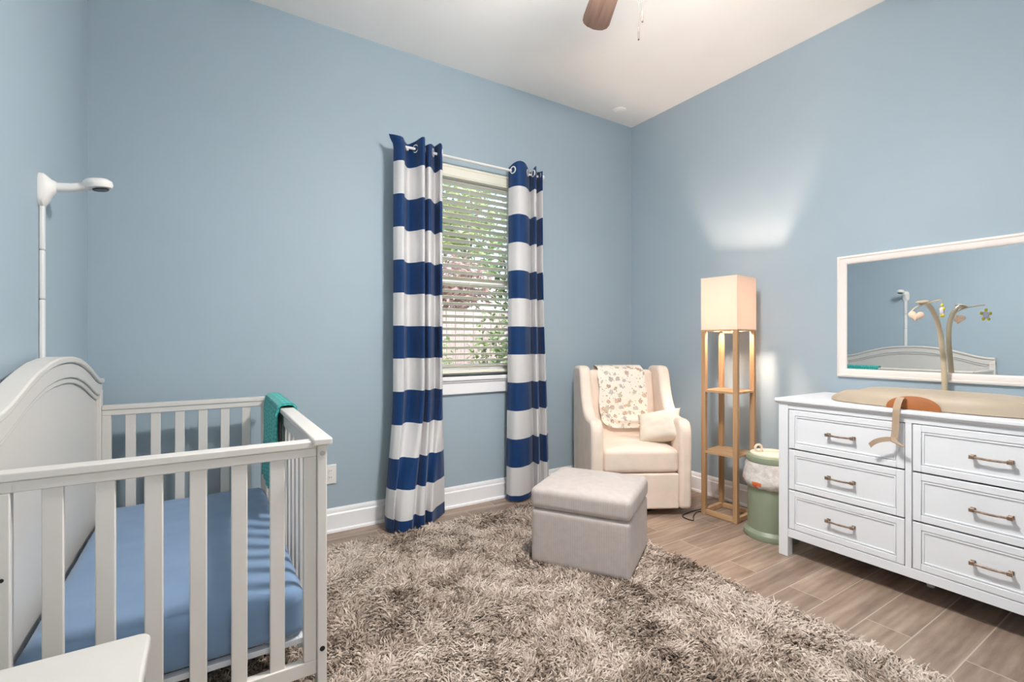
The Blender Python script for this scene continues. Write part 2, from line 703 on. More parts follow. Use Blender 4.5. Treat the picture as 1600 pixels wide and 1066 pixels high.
# ------------------------------------------------------------------ window blind
t = thing('window_blind', 'white horizontal slat blind hanging in the window between the curtains', 'blind', ((WX0 + WX1) / 2, YB + .035, WZ0 + .02))
bx0, bx1 = WX0 + .008, WX1 - .008
b = bx(bx0, bx1, YB + .005, YB + .06, 2.325, 2.37)
obj('headrail', b, BLINDW, t, bevel=.003)
b = bx(bx0 - .002, bx1 + .002, YB - .012, YB + .003, 2.287, 2.372)
box(b, bx0 - .002, bx1 + .002, YB - .016, YB - .011, 2.296, 2.306)
box(b, bx0 - .002, bx1 + .002, YB - .016, YB - .011, 2.352, 2.362)
obj('valance', b, BLINDW, t, bevel=.002)
ns, z0s, z1s = 31, .972, 2.305
slat_mesh = None
for k in range(ns):
    z = z0s + (z1s - z0s) * k / (ns - 1)
    a = R(-18 + random.uniform(-1.5, 1.5))
    if slat_mesh is None:
        bmS = new()
        w, th = .025, .0014
        prof = [(-w, -th), (-w * .5, .0008 - th), (0, .0012 - th), (w * .5, .0008 - th), (w, -th), (w, th), (w * .5, .0008 + th), (0, .0012 + th), (-w * .5, .0008 + th), (-w, th)]
        prism(bmS, prof, 'x', bx0 + .004 - t.location.x, bx1 - .004 - t.location.x)
        o = obj('slat', bmS, BLINDW, t, local=True)
        slat_mesh = o.data
    else:
        o = bpy.data.objects.new('slat', slat_mesh)
        C.objects.link(o)
        o.parent = t
    o.location = (0, 0, z - t.location.z)
    o.rotation_euler = (a, 0, 0)
obj('bottom_rail', bx(bx0, bx1, YB + .012, YB + .058, .925, .948), BLINDW, t, bevel=.004)
for xx in (bx0 + .13, bx1 - .13, (bx0 + bx1) / 2):
    b = new()
    tube(b, [(xx, YB + .0095, .945), (xx, YB + .0095, 2.33)], .0009, 5)
    tube(b, [(xx, YB + .0605, .945), (xx, YB + .0605, 2.33)], .0009, 5)
    obj('ladder_cord', b, BLINDW, t)

# ------------------------------------------------------------------ curtain rod and curtains
YROD, ZROD = 2.935, 2.385
t = thing('curtain_rod', 'thin white curtain rod above the window', 'curtain rod', (1.57, YROD, ZROD))
obj('rod', tube(new(), [(1.035, YROD, ZROD), (2.118, YROD, ZROD)], .0085, 14), WHITEP, t)
for xe, sg in ((2.118, 1), (1.035, -1)):
    b = new()
    tube(b, [(xe + sg * q, YROD, ZROD) for q in (-.012, 0, .004, .012, .02, .026, .03)], [.011, .011, .014, .0175, .0165, .01, .003], 16)
    obj('finial', b, WHITEP, t)
for xe in (1.07, 2.06):
    b = new()
    tube(b, [(xe, YB - .001, ZROD - .01), (xe, YB - .008, ZROD - .01)], .022, 16)
    tube(b, [(xe, YB - .004, ZROD - .012), (xe, YROD, ZROD - .014)], .006, 10)
    tube(b, [(xe - .008, YROD, ZROD - .013), (xe + .008, YROD, ZROD - .013)], .008, 10)
    obj('bracket', b, WHITEP, t)


def curtain(label, top, bot, flare, seed, zb, grom, seams):
    cx = sum(p[0] for p in top) / len(top)
    t = thing('curtain', label, 'curtain', (cx, YROD, .0), 0, 'striped curtains at the window')
    n = 130
    A, B = catmull(top, n), catmull(bot, n)
    zt = 2.432
    bounds = [zt] + seams + [zb]
    rows, idx = [], []
    zs = []
    for k in range(len(bounds) - 1):
        sub = 6
        for j in range(sub):
            zs.append((bounds[k] + (bounds[k + 1] - bounds[k]) * j / sub, k % 2))
    zs.append((bounds[-1], 0))
    for z, mi in zs:
        w = 1 - z / zt
        bl = flare(w)
        row = []
        for j in range(n):
            p = A[j] * (1 - bl) + B[j] * bl
            s = noise.noise(Vector((j * .09, z * 1.6, seed))) * .012 * sstep(0, .3, w)
            # the heading above the rod splays out and dips between the rings
            hd = sstep(2.36, zt, z)
            zz = z + hd * (.018 * math.cos(j / n * PI * 4.4 + seed) - .006)
            sp = hd * .030 * max(0, 1 - j / (n * .16)) * (1 if seed < 3 else 0)
            row.append((p[0] + s * .4 - sp, min(p[1] + s, YB - .03), zz))
        rows.append(row)
        idx.append(mi)
    obj('curtain_panel', sheet(rows, .0022, idx), [NAVY, WHITEC], t, smooth=60)
    for g in grom:
        j = int(g * (n - 1))
        p = A[j]
        q = A[min(n - 1, j + 3)] - A[max(0, j - 3)]
        nn = Vector((q[1], -q[0], 0)).normalized()
        obj('grommet', torus(new(), (p[0], p[1], ZROD), nn, .0235, .0045), WHITEP, t)
    return t


LT = [(.972, 2.905), (.992, 2.868), (1.020, 2.858), (1.046, 2.915), (1.088, 2.968), (1.124, 2.93), (1.143, 2.872), (1.160, 2.868), (1.176, 2.905), (1.187, 2.95), (1.186, 2.905), (1.19, 2.872), (1.205, 2.876), (1.233, 2.915), (1.268, 2.958), (1.276, 2.92), (1.275, 2.88), (1.29, 2.89), (1.318, 2.95)]
LB = [(.915, 2.90), (.912, 2.84), (.928, 2.79), (.942, 2.81), (.944, 2.775), (.955, 2.735), (.99, 2.725), (1.025, 2.735), (1.05, 2.79), (1.075, 2.805), (1.092, 2.772), (1.115, 2.765), (1.135, 2.81), (1.155, 2.84), (1.172, 2.80), (1.19, 2.81), (1.235, 2.862), (1.285, 2.90), (1.325, 2.93)]
curtain('navy and white striped curtain left of the window, flaring out at the floor', LT, LB,
        lambda w: .05 * w + .95 * sstep(.62, 1.0, w) ** 1.2, 1.3, .012, (5 / 18 + .005, 9.6 / 18, 13.3 / 18, 17.4 / 18),
        [2.265 - k * .2035 for k in range(9)] + [.436, .258, .088])
RT = [(1.852, 2.968), (1.858, 2.91), (1.885, 2.876), (1.93, 2.878), (1.972, 2.905), (2.03, 2.958), (2.024, 2.915), (2.02, 2.878), (2.04, 2.89), (2.072, 2.935), (2.096, 2.962), (2.088, 2.915), (2.088, 2.878), (2.102, 2.945), (2.165, 2.982)]
RB = [(1.824, 2.95), (1.825, 2.90), (1.853, 2.868), (1.91, 2.866), (1.975, 2.888), (2.055, 2.95), (2.05, 2.905), (2.05, 2.875), (2.072, 2.89), (2.10, 2.93), (2.128, 2.955), (2.128, 2.905), (2.136, 2.88), (2.16, 2.90), (2.20, 2.95)]
curtain('navy and white striped curtain right of the window, beside the armchair', RT, RB,
        lambda w: .25 * w + .75 * sstep(.25, 1.0, w), 4.1, .012, (.9 / 14, 4.2 / 14, 6.5 / 14, 9 / 14, 12.6 / 14),
        [2.265 - k * .2015 for k in range(12)])

# ------------------------------------------------------------------ crib
CX0, CX1, CY0, CY1 = -.46, .300, 1.495, 2.875
t = thing('crib', 'white slatted baby crib with an arched headboard against the left wall', 'crib', (-.08, 2.185, 0))


def arch(dy):
    a = abs(dy)
    ks = [(0, .118), (.1, .1155), (.2, .106), (.3, .088), (.4, .063), (.48, .038), (.55, .017), (.6, .006), (.64, .001), (.7, 0)]
    for (x0, v0), (x1, v1) in zip(ks, ks[1:]):
        if a <= x1:
            u = (a - x0) / (x1 - x0)
            return v0 + (v1 - v0) * u
    return 0


ymid = (CY0 + CY1) / 2
ys = [CY0 + (CY1 - CY0) * k / 72 for k in range(73)]


def band(x0, x1, top_off, bot_off, inset=0.0):
    """curved strip that follows the arch between two depths below the headboard top"""
    b = new()
    yy = [y for y in ys if CY0 + inset - 1e-6 <= y <= CY1 - inset + 1e-6]
    rows = []
    for y in yy:
        z1 = .982 + arch(y - ymid) - top_off
        z0 = (.982 + arch(y - ymid) - bot_off) if bot_off < .7 else .20
        rows.append([b.verts.new(p) for p in ((x0, y, z0), (x1, y, z0), (x1, y, z1), (x0, y, z1))])
    for p, q in zip(rows, rows[1:]):
        for k in range(4):
            b.faces.new((p[k], p[(k + 1) % 4], q[(k + 1) % 4], q[k]))
    b.faces.new(rows[0])
    b.faces.new(rows[-1][::-1])
    return b


hb = obj('headboard', band(-.440, -.424, .02, 9, .02), CRIBW, t)
obj('top_cap', band(-.462, -.402, 0, .022, 0), CRIBW, hb, bevel=.005)
obj('arched_rail', band(-.452, -.410, .0215, .075, .0), CRIBW, hb, bevel=.004)
obj('molding', band(-.424, -.4165, .0755, .094, .045), CRIBW, hb, bevel=.003)
obj('bottom_rail', bx(-.45, -.412, CY0 + .045, CY1 - .045, .165, .225), CRIBW, hb, bevel=.004)
for y0, y1 in ((CY0, CY0 + .045), (CY1 - .045, CY1)):
    obj('leg', bx(-.455, -.408, y0, y1, 0, .93), CRIBW, t, bevel=.004)
    obj('leg', bx(.272, .298, y0, y0 + .045 if y0 < 2 else y1, 0, .846), CRIBW, t, bevel=.003)


def end_panel(y, far):
    yb0, yb1 = y, y + .026
    b = new()
    box(b, -.4075, .2715, yb0 - .004, yb1 + .018, .838, .858)          # capping strip
    box(b, -.4075, .2715, yb0, yb1, .812, .838)                    # top rail
    box(b, -.4075, .2715, yb0, yb1, .170, .212)                    # bottom rail
    box(b, -.4075, -.374, yb0, yb1, .212, .812)
    box(b, .236, .2715, yb0, yb1, .212, .812)
    p = obj('end_panel', b, CRIBW, t, bevel=.003)
    for k in range(6):
        cx = -.305 + k * .0945
        obj('slat', bx(cx - .0195, cx + .0195, yb0 + .005, yb1 - .007, .205, .822), CRIBW, p, bevel=.003)
    return p


end_panel(CY0 + .012, False)
end_panel(CY1 - .042, True)
b = new()
box(b, .272, .298, CY0 + .0455, CY1 - .0455, .79, .845)
box(b, .272, .298, CY0 + .0455, CY1 - .0455, .170, .225)
sp = obj('front_panel', b, CRIBW, t, bevel=.003)
ny = 13
for k in range(ny):
    cy = CY0 + .105 + k * (CY1 - CY0 - .21) / (ny - 1)
    obj('slat', bx(.279, .291, cy - .0165, cy + .0165, .215, .80), CRIBW, sp, bevel=.003)
obj('front_cap', bx(.258, .312, CY0 - .012, CY1 + .012, .8465, .868), CRIBW, t, bevel=.005)
for y, z, m in ((CY0, .822, STEEL), (CY0, .246, BLACK), (CY0, .135, STEEL)):
    obj('bolt', tube(new(), [(.285, y + .006, z), (.285, y - .0012, z)], .0075, 14), m, t)
obj('bolt', tube(new(), [(-.388, CY0 + .016, .62), (-.388, CY0 + .0105, .62)], .0045, 12), BLACK, t)
# sprung metal mattress support
b = new()
fx0, fx1, fy0, fy1 = -.395, .256, 1.565, 2.81
for x0, x1, y0, y1 in ((fx0, fx0 + .025, fy0, fy1), (fx1 - .025, fx1, fy0, fy1), (fx0 + .025, fx1 - .025, fy0, fy0 + .025), (fx0 + .025, fx1 - .025, fy1 - .025, fy1)):
    box(b, x0, x1, y0, y1, .240, .2565)
for k in range(10):
    yy = fy0 + .1 + k * .115
    tube(b, [(fx0 + .02, yy, .248), (fx1 - .02, yy, .248)], .0035, 8)
ms = obj('mattress_support', b, METALW, t, bevel=.003)
for yy in (fy0 + .06, fy1 - .06):
    for xx in (fx0 + .012, fx1 - .012):
        b = new()
        s_ = 1 if xx > 0 else -1
        box(b, xx - .012, xx + .012, yy - .035, yy + .035, .212, .239)
        tube(b, [(xx, yy, .226), (xx + s_ * .018, yy, .226)], .008, 12)
        obj('hanger', b, METALW, ms, bevel=.002)

mt = rbox((.648, 1.252, .142), .038, 40)
for v in mt.verts:
    p = v.co
    # elastic gathers along the open long side and soft unevenness on top
    if p.x > .2:
        k = sstep(.2, .31, p.x)
        p.x -= .005 * k * (1 + math.sin(p.y * 2 * PI / .095)) * .5
        p.z += .0016 * k * math.sin(p.y * 2 * PI / .095 + 1)
    if p.z > 0:
        p.z += .006 * noise.noise(Vector((p.x * 5, p.y * 4, 3))) + .003 * noise.noise(Vector((p.x * 16, p.y * 13, 1)))
    v.co = p + Vector((-.070, 2.188, .3295))
m_ = obj('crib_mattress', mt, SHEET, smooth=60)
tag(m_, 'crib mattress under a light blue fitted sheet', 'mattress')

# teal knitted blanket thrown over the long side rail of the crib
rows = []
path = [(.236, .50), (.239, .62), (.243, .74), (.244, .82), (.245, .862), (.256, .883), (.285, .889), (.312, .883), (.322, .862), (.323, .82), (.324, .72), (.326, .60)]
pp = catmull(path, 64)
for i, p in enumerate(pp):
    row = []
    s = i / 63
    for j in range(40):
        u = j / 39
        y = 2.235 + u * .50
        d = .006 * math.sin(y * 34 + s * 2) * (1 if p[1] < .85 else .25) + .004 * noise.noise(Vector((y * 9, s * 7, 2)))
        sg = -1 if s < .5 else 1
        k = 1 if p[1] > .7 else 1 + .25 * (.7 - p[1])
        row.append((p[0] + sg * abs(d) * .9, 2.485 + (y - 2.485) * k, p[1] + (.012 * math.sin(u * 9) if s < .08 else 0) - (.03 * u if s < .3 else 0) * (1 - s / .3)))
    rows.append(row)
bl = obj('knitted_blanket', sheet(rows, .009), KNIT, smooth=60)
tag(bl, 'teal knitted baby blanket draped over the crib side rail', 'blanket')

# ------------------------------------------------------------------ white side table in front of the crib
TX0, TX1, TY0, TY1, TZ = -.455, -.099, .78, 1.248, .55
t = thing('side_table', 'small white rounded side table in front of the crib end, cut by the frame', 'side table', ((TX0 + TX1) / 2, (TY0 + TY1) / 2, 0))


def rounded(x0, x1, y0, y1, r, n=8):
    out = []
    for cx, cy, a0 in ((x1 - r, y1 - r, 0), (x0 + r, y1 - r, 90), (x0 + r, y0 + r, 180), (x1 - r, y0 + r, 270)):
        for k in range(n + 1):
            a = R(a0 + 90 * k / n)
            out.append((cx + r * math.cos(a), cy + r * math.sin(a)))
    return out


obj('tabletop', prism(new(), rounded(TX0, TX1, TY0, TY1, .022), 'z', TZ - .028, TZ), TABLEW, t, bevel=.006)
obj('apron', bx(TX0 + .05, TX1 - .05, TY0 + .05, TY1 - .05, TZ - .09, TZ - .0285), TABLEW, t, bevel=.003)
for sx in (TX0 + .065, TX1 - .065):
    for sy in (TY0 + .065, TY1 - .065):
        obj('leg', tube(new(), [(sx, sy, 0), (sx, sy, TZ - .0285)], [.012, .02], 16), TABLEW, t)

# ------------------------------------------------------------------ baby monitor camera on the left wall
t = thing('baby_monitor', 'white baby monitor camera on an arm on the left wall above the headboard', 'camera', (XL, 2.258, 1.67))
b = new()
yc = 2.258
rows = []
for q, (hy, hz, cz) in ((0.0005, (.033, .058, 1.672)), (.012, (.033, .058, 1.672)), (.022, (.028, .045, 1.676)), (.032, (.021, .028, 1.683)), (.044, (.0165, .018, 1.687))):
    rows.append([b.verts.new((XL + q, yc + hy * math.copysign(abs(math.cos(a)) ** .7, math.cos(a)), cz + hz * math.copysign(abs(math.sin(a)) ** .7, math.sin(a)))) for a in [2 * PI * k / 24 for k in range(24)]])
for p, q in zip(rows, rows[1:]):
    for k in range(24):
        b.faces.new((p[k], p[(k + 1) % 24], q[(k + 1) % 24], q[k]))
b.faces.new(rows[0][::-1])
b.faces.new(rows[-1])
obj('wall_mount', b, WHITEP, t)
obj('arm', tube(new(), [(XL + .036, yc, 1.686), (XL + .085, yc, 1.694), (XL + .115, yc, 1.703), (XL + .135, yc, 1.709)], [.0165, .0145, .0145, .016], 18), WHITEP, t)
b = lathe(new(), [(0, -.019), (.02, -.019), (.034, -.015), (.0385, -.004), (.037, .008), (.028, .016), (0, .019)], seg=32)
b.transform(Matrix.Translation((XL + .152, yc, 1.718)) @ Matrix.Rotation(R(-9), 4, 'Y') @ Matrix.Diagonal((1.15, .9, 1, 1)))
hd = obj('camera_head', b, WHITEP, t, smooth=50)
b = lathe(new(), [(0, -.0215), (.022, -.0215), (.025, -.0185), (0, -.0185)], seg=28)
b.transform(Matrix.Translation((XL + .158, yc, 1.718)) @ Matrix.Rotation(R(-9), 4, 'Y'))
obj('lens', b, BLACK, hd)
for z0, z1 in ((1.12, 1.295), (1.297, 1.465), (1.467, 1.625)):
    obj('cable_cover', bx(XL + .0005, XL + .013, yc - .013, yc + .013, z0 if z0 > 1.13 else .15, z1), WHITEP, t, bevel=.004)

# ------------------------------------------------------------------ outlet on the back wall
t = thing('wall_outlet', 'white double socket wall plate beside the crib leg', 'outlet', (.623, YB - .001, .348))
obj('cover_plate', bx(.588, .658, YB - .007, YB - .0005, .29, .406), WHITEP, t, bevel=.003)
for zc in (.328, .368):
    b = prism(new(), [(x, z) for x, z in rounded(.608, .638, zc - .0155, zc + .0155, .011)], 'y', YB - .0095, YB - .0072)
    s_ = obj('socket', b, WHITEP, t, bevel=.001)
    b = new()
    box(b, .6165, .6185, YB - .0099, YB - .0094, zc - .001, zc + .008)
    box(b, .6275, .6295, YB - .0099, YB - .0094, zc - .001, zc + .008)
    obj('slot', b, DARK, s_, smooth=0)

# ------------------------------------------------------------------ smoke alarm
t = thing('smoke_alarm', 'flat round white cover on the ceiling near the far corner', 'smoke alarm', (2.856, 2.857, HC))
obj('cover', lathe(new(), [(0, HC - .012), (.043, HC - .012), (.053, HC - .009), (.056, HC - .0005), (0, HC - .0005)], (2.856, 2.857)), CEIL, t)
obj('vent_ring', lathe(new(), [(.026, HC - .015), (.032, HC - .015), (.034, HC - .0122), (.026, HC - .0122)], (2.856, 2.857)), CEIL, t)

# ------------------------------------------------------------------ ceiling fan
FX, FY = 1.278, 1.20
t = thing('ceiling_fan', 'ceiling fan with brown wooden blades and two pull chains', 'ceiling fan', (FX, FY, HC))
obj('canopy', lathe(new(), [(0, HC - .0005), (.07, HC - .0005), (.068, HC - .03), (.04, HC - .06), (.015, HC - .065), (0, HC - .065)], (FX, FY)), NICKEL, t)
obj('downrod', tube(new(), [(FX, FY, HC - .06), (FX, FY, 2.80)], .012, 14), NICKEL, t)
obj('motor', lathe(new(), [(0, 2.82), (.04, 2.82), (.06, 2.80), (.13, 2.775), (.142, 2.75), (.142, 2.70), (.12, 2.665), (.085, 2.655), (.08, 2.60), (.06, 2.585), (0, 2.585)], (FX, FY)), NICKEL, t)
for k in range(5):
    a = R(61 + 72 * k)
    M = Matrix.Translation((FX, FY, 2.682)) @ Matrix.Rotation(a, 4, 'Z') @ Matrix.Rotation(R(12), 4, 'X')
    rr = .03
    pts = [(.19, -.05)] + [(.60, -.066)] + [(.652 - .05 * (1 - math.sin(q)), -.066 + .05 * (1 - math.cos(q))) for q in (.5, 1.0, 1.4)] + [(.655, 0), (.645, .035)] + [(.63 , .055), (.61, .064), (.58, .066)] + [(.19, .05)]
    b = prism(new(), pts, 'z', -.004, .004)
    bl_ = obj('blade', b, BLADEWOOD, t, bevel=.002, local=True)
    bl_.matrix_local = FR[t.name].inverted() @ M
    b = new()
    box(b, .11, .25, -.018, .018, -.012, -.0045)
    box(b, .23, .27, -.04, .04, -.012, -.0045)
    obj('blade_iron', b, NICKEL, bl_, bevel=.002, local=True)
obj('light_pan', lathe(new(), [(0, 2.5855), (.10, 2.5855), (.107, 2.580), (.107, 2.572), (.101, 2.572), (.098, 2.581), (0, 2.5835)], (FX, FY)), NICKEL, t)
obj('light_bowl', lathe(new(), [(.085, 2.5795), (.12, 2.573), (.143, 2.562), (.15, 2.55), (.143, 2.535), (.11, 2.518), (.06, 2.508), (0, 2.505)], (FX, FY)), BOWL, t)
for px_, py_, z0, z1, fz in ((1.417, 1.3155, 2.592, 2.325, .045), (1.430, 1.308, 2.592, 2.395, .04)):
    b = tube(new(), [(px_, py_, z0), (px_, py_, z1 + fz)], .0012, 6)
    tube(b, [(FX + .06, FY + .045, 2.605), (px_, py_, z0)], .0012, 6)
    ch = obj('pull_chain', b, CHAIN, t)
    obj('chain_fob', tube(new(), [(px_, py_, z1), (px_, py_, z1 + .002), (px_, py_, z1 + fz), (px_, py_, z1 + fz + .004)], [.002, .0036, .0036, .0016], 10), CHAIN, ch)

# ------------------------------------------------------------------ floor lamp with shelves
LX, LY, LROT, LS = 2.806, 1.789, R(5), .246
t = thing('floor_lamp', 'wooden shelf floor lamp with a lit square white shade', 'floor lamp', (LX, LY, 0), LROT)
pw = .029
for x0 in (0, LS - pw):
    for y0 in (0, LS - pw):
        obj('post', bx(x0, x0 + pw, y0, y0 + pw, 0, 1.216), LAMPWOOD, t, bevel=.002, local=True)
b = new()
for z0, z1 in ((0.004, .034), (1.196, 1.222)):
    zz = (z0, z1)
    if z0 > 1:
        zz = (1.2165, 1.228)
        box(b, 0, LS, 0, pw, *zz), box(b, 0, LS, LS - pw, LS, *zz), box(b, 0, pw, pw, LS - pw, *zz), box(b, LS - pw, LS, pw, LS - pw, *zz)
obj('top_frame', b, LAMPSHELF, t, bevel=.001, local=True)
b = new()
box(b, pw, LS - pw, 0.002, pw - .002, .004, .034), box(b, pw, LS - pw, LS - pw + .002, LS - .002, .004, .034)
box(b, .002, pw - .002, pw, LS - pw, .004, .034), box(b, LS - pw + .002, LS - .002, pw, LS - pw, .004, .034)
obj('base_frame', b, LAMPSHELF, t, bevel=.0015, local=True)
for zc in (.418, .822):
    b = prism(new(), [(.002, pw), (pw, pw), (pw, .002), (LS - pw, .002), (LS - pw, pw), (LS - .002, pw), (LS - .002, LS - pw), (LS - pw, LS - pw), (LS - pw, LS - .002), (pw, LS - .002), (pw, LS - pw), (.002, LS - pw)], 'z', zc - .007, zc + .007)
    obj('shelf', b, LAMPSHELF, t, smooth=0, local=True)
b = new()
th = .0022
z0, z1 = 1.2285, 1.568
box(b, 0, LS, 0, th, z0, z1), box(b, 0, LS, LS - th, LS, z0, z1), box(b, 0, th, th, LS - th, z0, z1), box(b, LS - th, LS, th, LS - th, z0, z1)
sh_ = obj('lamp_shade', b, SHADE, t, smooth=0, local=True)
b = new()
e = .004
for zz in (z0 - .0002, z1):
    box(b, -.001, LS + .001, -.001, .003, zz - e / 2, zz + e / 2), box(b, -.001, LS + .001, LS - .003, LS + .001, zz - e / 2, zz + e / 2)
    box(b, -.001, .003, .003, LS - .003, zz - e / 2, zz + e / 2), box(b, LS - .003, LS + .001, .003, LS - .003, zz - e / 2, zz + e / 2)
    obj('shade_rim', b, PILLOW, sh_, smooth=0, local=True)
    b = new()
cx = LS / 2
b = box(new(), pw, LS - pw, cx - .012, cx + .012, 1.204, 1.216)
tube(b, [(cx, cx, 1.216), (cx, cx, 1.28)], .018, 16)
obj('bulb_holder', b, WHITEP, t, local=True)
b = lathe(new(), [(0, 1.28), (.013, 1.28), (.015, 1.30), (.026, 1.325), (.03, 1.345), (.026, 1.366), (.014, 1.378), (0, 1.381)], (cx, cx), 20)
obj('bulb', b, BULB, t, local=True)
b = new()
obj('power_cord', tube(b, catmull([(.07, .22, .005), (.0, .27, .005), (-.10, .24, .005), (-.17, .20, .005), (-.16, .28, .006), (-.05, .30, .005), (.12, .275, .005), (.25, .27, .005), (.33, .28, .005), (.335, .285, .25)], 80), .0032, 8), BLACK, t, local=True)

# ------------------------------------------------------------------ armchair (faces the camera)
AX, AY = 2.40, 2.20
t = thing('armchair', 'cream upholstered wingback glider armchair in the far corner', 'armchair', (AX, AY, 0), R(-32.35 + 3))
HW = .335


def side_profile():
    top = [(-.005, .045), (-.012, .30), (-.012, .50), (-.004, .575), (.02, .618), (.06, .632), (.14, .632), (.21, .645), (.27, .685), (.315, .745), (.345, .81), (.365, .88), (.385, .935), (.415, .962), (.46, .968), (.56, .965), (.625, .955), (.65, .92)]
    c = [tuple(p) for p in catmull(top, 60)]
    return c + [(.655, .80), (.65, .40), (.635, .045)]


for x0, x1 in ((-HW, -HW + .082), (HW - .082, HW)):
    obj('arm', prism(new(), side_profile(), 'x', x0, x1), BEIGE, t, bevel=.026, seg=5, local=True, smooth=50)


def crown(amt, sx, sy):
    return lambda p: Vector((p.x, p.y, p.z + (amt * (1 - (p.x / sx) ** 2) * (1 - (p.y / sy) ** 2) if p.z > 0 else 0)))


w2 = (HW - .083) * 2
b = rbox((w2, .50, .155), .03, 20, crown(.022, w2 / 2, .25))
b.transform(Matrix.Translation((0, .252, .362)))
obj('seat_cushion', b, BEIGE, t, local=True, smooth=60)
b = rbox((w2, .14, .56), .045, 20, lambda p: Vector((p.x, p.y - (.018 * (1 - (p.x / .27) ** 2) * (1 - (p.z / .3) ** 2) if p.y < 0 else 0), p.z)))
b.transform(Matrix.Translation((0, .515, .655)) @ Matrix.Rotation(R(-11), 4, 'X'))
obj('backrest', b, BEIGE, t, local=True, smooth=60)
b = bx(-w2 / 2, w2 / 2, .004, .05, .047, .28)
box(b, -w2 / 2, w2 / 2, .05, .60, .10, .282)
obj('footrest_panel', b, BEIGE, t, bevel=.012, seg=4, local=True)
b = bx(-w2 / 2 + .002, w2 / 2 - .002, .57, .63, .10, .92)
obj('back_panel', b, BEIGE, t, bevel=.012, seg=4, local=True)
b = lathe(new(), [(0, 0), (.235, 0), (.24, .006), (.235, .014), (.06, .022), (.05, .10), (0, .10)], (0, .33), 40)
obj('swivel_base', b, BLACK, t, local=True)

# throw blanket over the backrest (written in the chair's frame)
CF = FR[t.name]
rows = []
w0 = .165
bpath = catmull([(.374, .515), (.384, .58), (.396, .66), (.411, .74), (.430, .82), (.452, .88), (.478, .93), (.505, .957), (.55, .966), (.61, .966), (.655, .955), (.672, .90), (.674, .82), (.674, .72)], 70)
for i, (y, z) in enumerate(bpath):
    s = i / 69
    row = []
    for j in range(44):
        u = j / 43 * 2 - 1
        w = w0 * (1 + .10 * (1 - s)) * (1 - .10 * max(0, .12 - s) / .12 * abs(u) ** 4)
        x = -.008 + u * w + .004 * math.sin(s * 30 + u)
        lift = 0
        if s < .14:
            lift = .06 * (abs(u) ** 3) * (1 - s / .14) * (1 if u < 0 else .35)
        d = .004 + .006 * abs(noise.noise(Vector((u * 3, s * 7, 5)))) + (.013 * math.exp(-((s - .07 - .1 * max(0, -u) ** 3) / .02) ** 2))
        row.append(CF @ Vector((x, y - d if s < .5 else y + d, z + lift)))
    rows.append(row)
o = obj('throw_blanket', sheet(rows, .004), PRINT, smooth=60)
tag(o, 'cream baby blanket printed with small animals draped over the armchair back', 'blanket')


def pillow_mesh(w, h, th, n=22):
    b = new()
    g = {}
    for side in (1, -1):
        for i in range(n + 1):
            for j in range(n + 1):
                u, v = i / n * 2 - 1, j / n * 2 - 1
                edge = (1 - u ** 4) * (1 - v ** 4)
                pin = 1 - .16 * (1 - abs(u) ** 2) * abs(v) ** 6
                pin2 = 1 - .16 * (1 - abs(v) ** 2) * abs(u) ** 6
                wr = .006 * noise.noise(Vector((u * 3, v * 3, side * 2))) * edge
                g[side, i, j] = b.verts.new((u * w / 2 * pin2, side * (th / 2 * max(0, edge) ** .55) + wr, v * h / 2 * pin))
        for i in range(n):
            for j in range(n):
                b.faces.new((g[side, i, j], g[side, i + 1, j], g[side, i + 1, j + 1], g[side, i, j + 1]))
    bmesh.ops.remove_doubles(b, verts=b.verts, dist=.0008)
    return b


b = pillow_mesh(.31, .245, .13)
b.transform(CF @ Matrix.Translation((.190, .200, .555)) @ Matrix.Rotation(R(-34), 4, 'Z') @ Matrix.Rotation(R(-14), 4, 'Y') @ Matrix.Rotation(R(-36), 4, 'X'))
o = obj('throw_pillow', b, PILLOW, smooth=60)
tag(o, 'small cream lumbar pillow on the armchair seat leaning on its right arm', 'pillow')

# ------------------------------------------------------------------ ottoman
t = thing('ottoman', 'square beige fabric storage ottoman on the shaggy rug', 'ottoman', (1.723, 1.931, 0), R(32))
ox, oy = .472, .512
b = rbox((ox - .008, oy - .008, .280), .022, 18)
b.transform(Matrix.Translation((0, 0, .162)))
obj('base', b, OTTO, t, local=True, smooth=60)
b = rbox((ox, oy, .108), .030, 22, crown(.012, ox / 2, oy / 2))
b.transform(Matrix.Translation((0, 0, .354)))
obj('lid', b, OTTO, t, local=True, smooth=60)

# ------------------------------------------------------------------ diaper pail
PX, PY = 2.828, 1.585
t = thing('diaper_pail', 'sage green round diaper pail between the floor lamp and the dresser', 'diaper pail', (PX, PY, 0))
pr = .128
obj('body', lathe(new(), [(0, .03), (pr * .97, .03), (pr, .05), (pr, .31), (pr * .99, .44), (0, .44)], (PX, PY), 56), GREEN, t)
obj('foot_ring', lathe(new(), [(0, 0), (pr + .017, 0), (pr + .022, .012), (pr + .019, .032), (pr + .004, .046), (pr + .0005, .05), (0, .05)], (PX, PY), 56), GREEN, t)
lid = obj('lid', lathe(new(), [(pr * .9, .440), (pr + .004, .442), (pr + .007, .458), (pr + .004, .474), (pr - .006, .482), (pr - .012, .482), (0, .482)], (PX, PY), 56), GREEN, t)
obj('lid_top', lathe(new(), [(pr - .014, .4822), (pr - .016, .489), (pr - .03, .494), (0, .4955)], (PX, PY), 56), CREAMP, lid)
hb_ = new()
torus(hb_, (PX - .058, PY + .045, .517), (.55, .85, 0), .019, .0065, 20, 10)
tube(hb_, [(PX - .04, PY + .03, .4985), (PX + .03, PY - .035, .4985)], .009, 10)
obj('handle', hb_, CREAMP, lid)
b = new()
rings = []
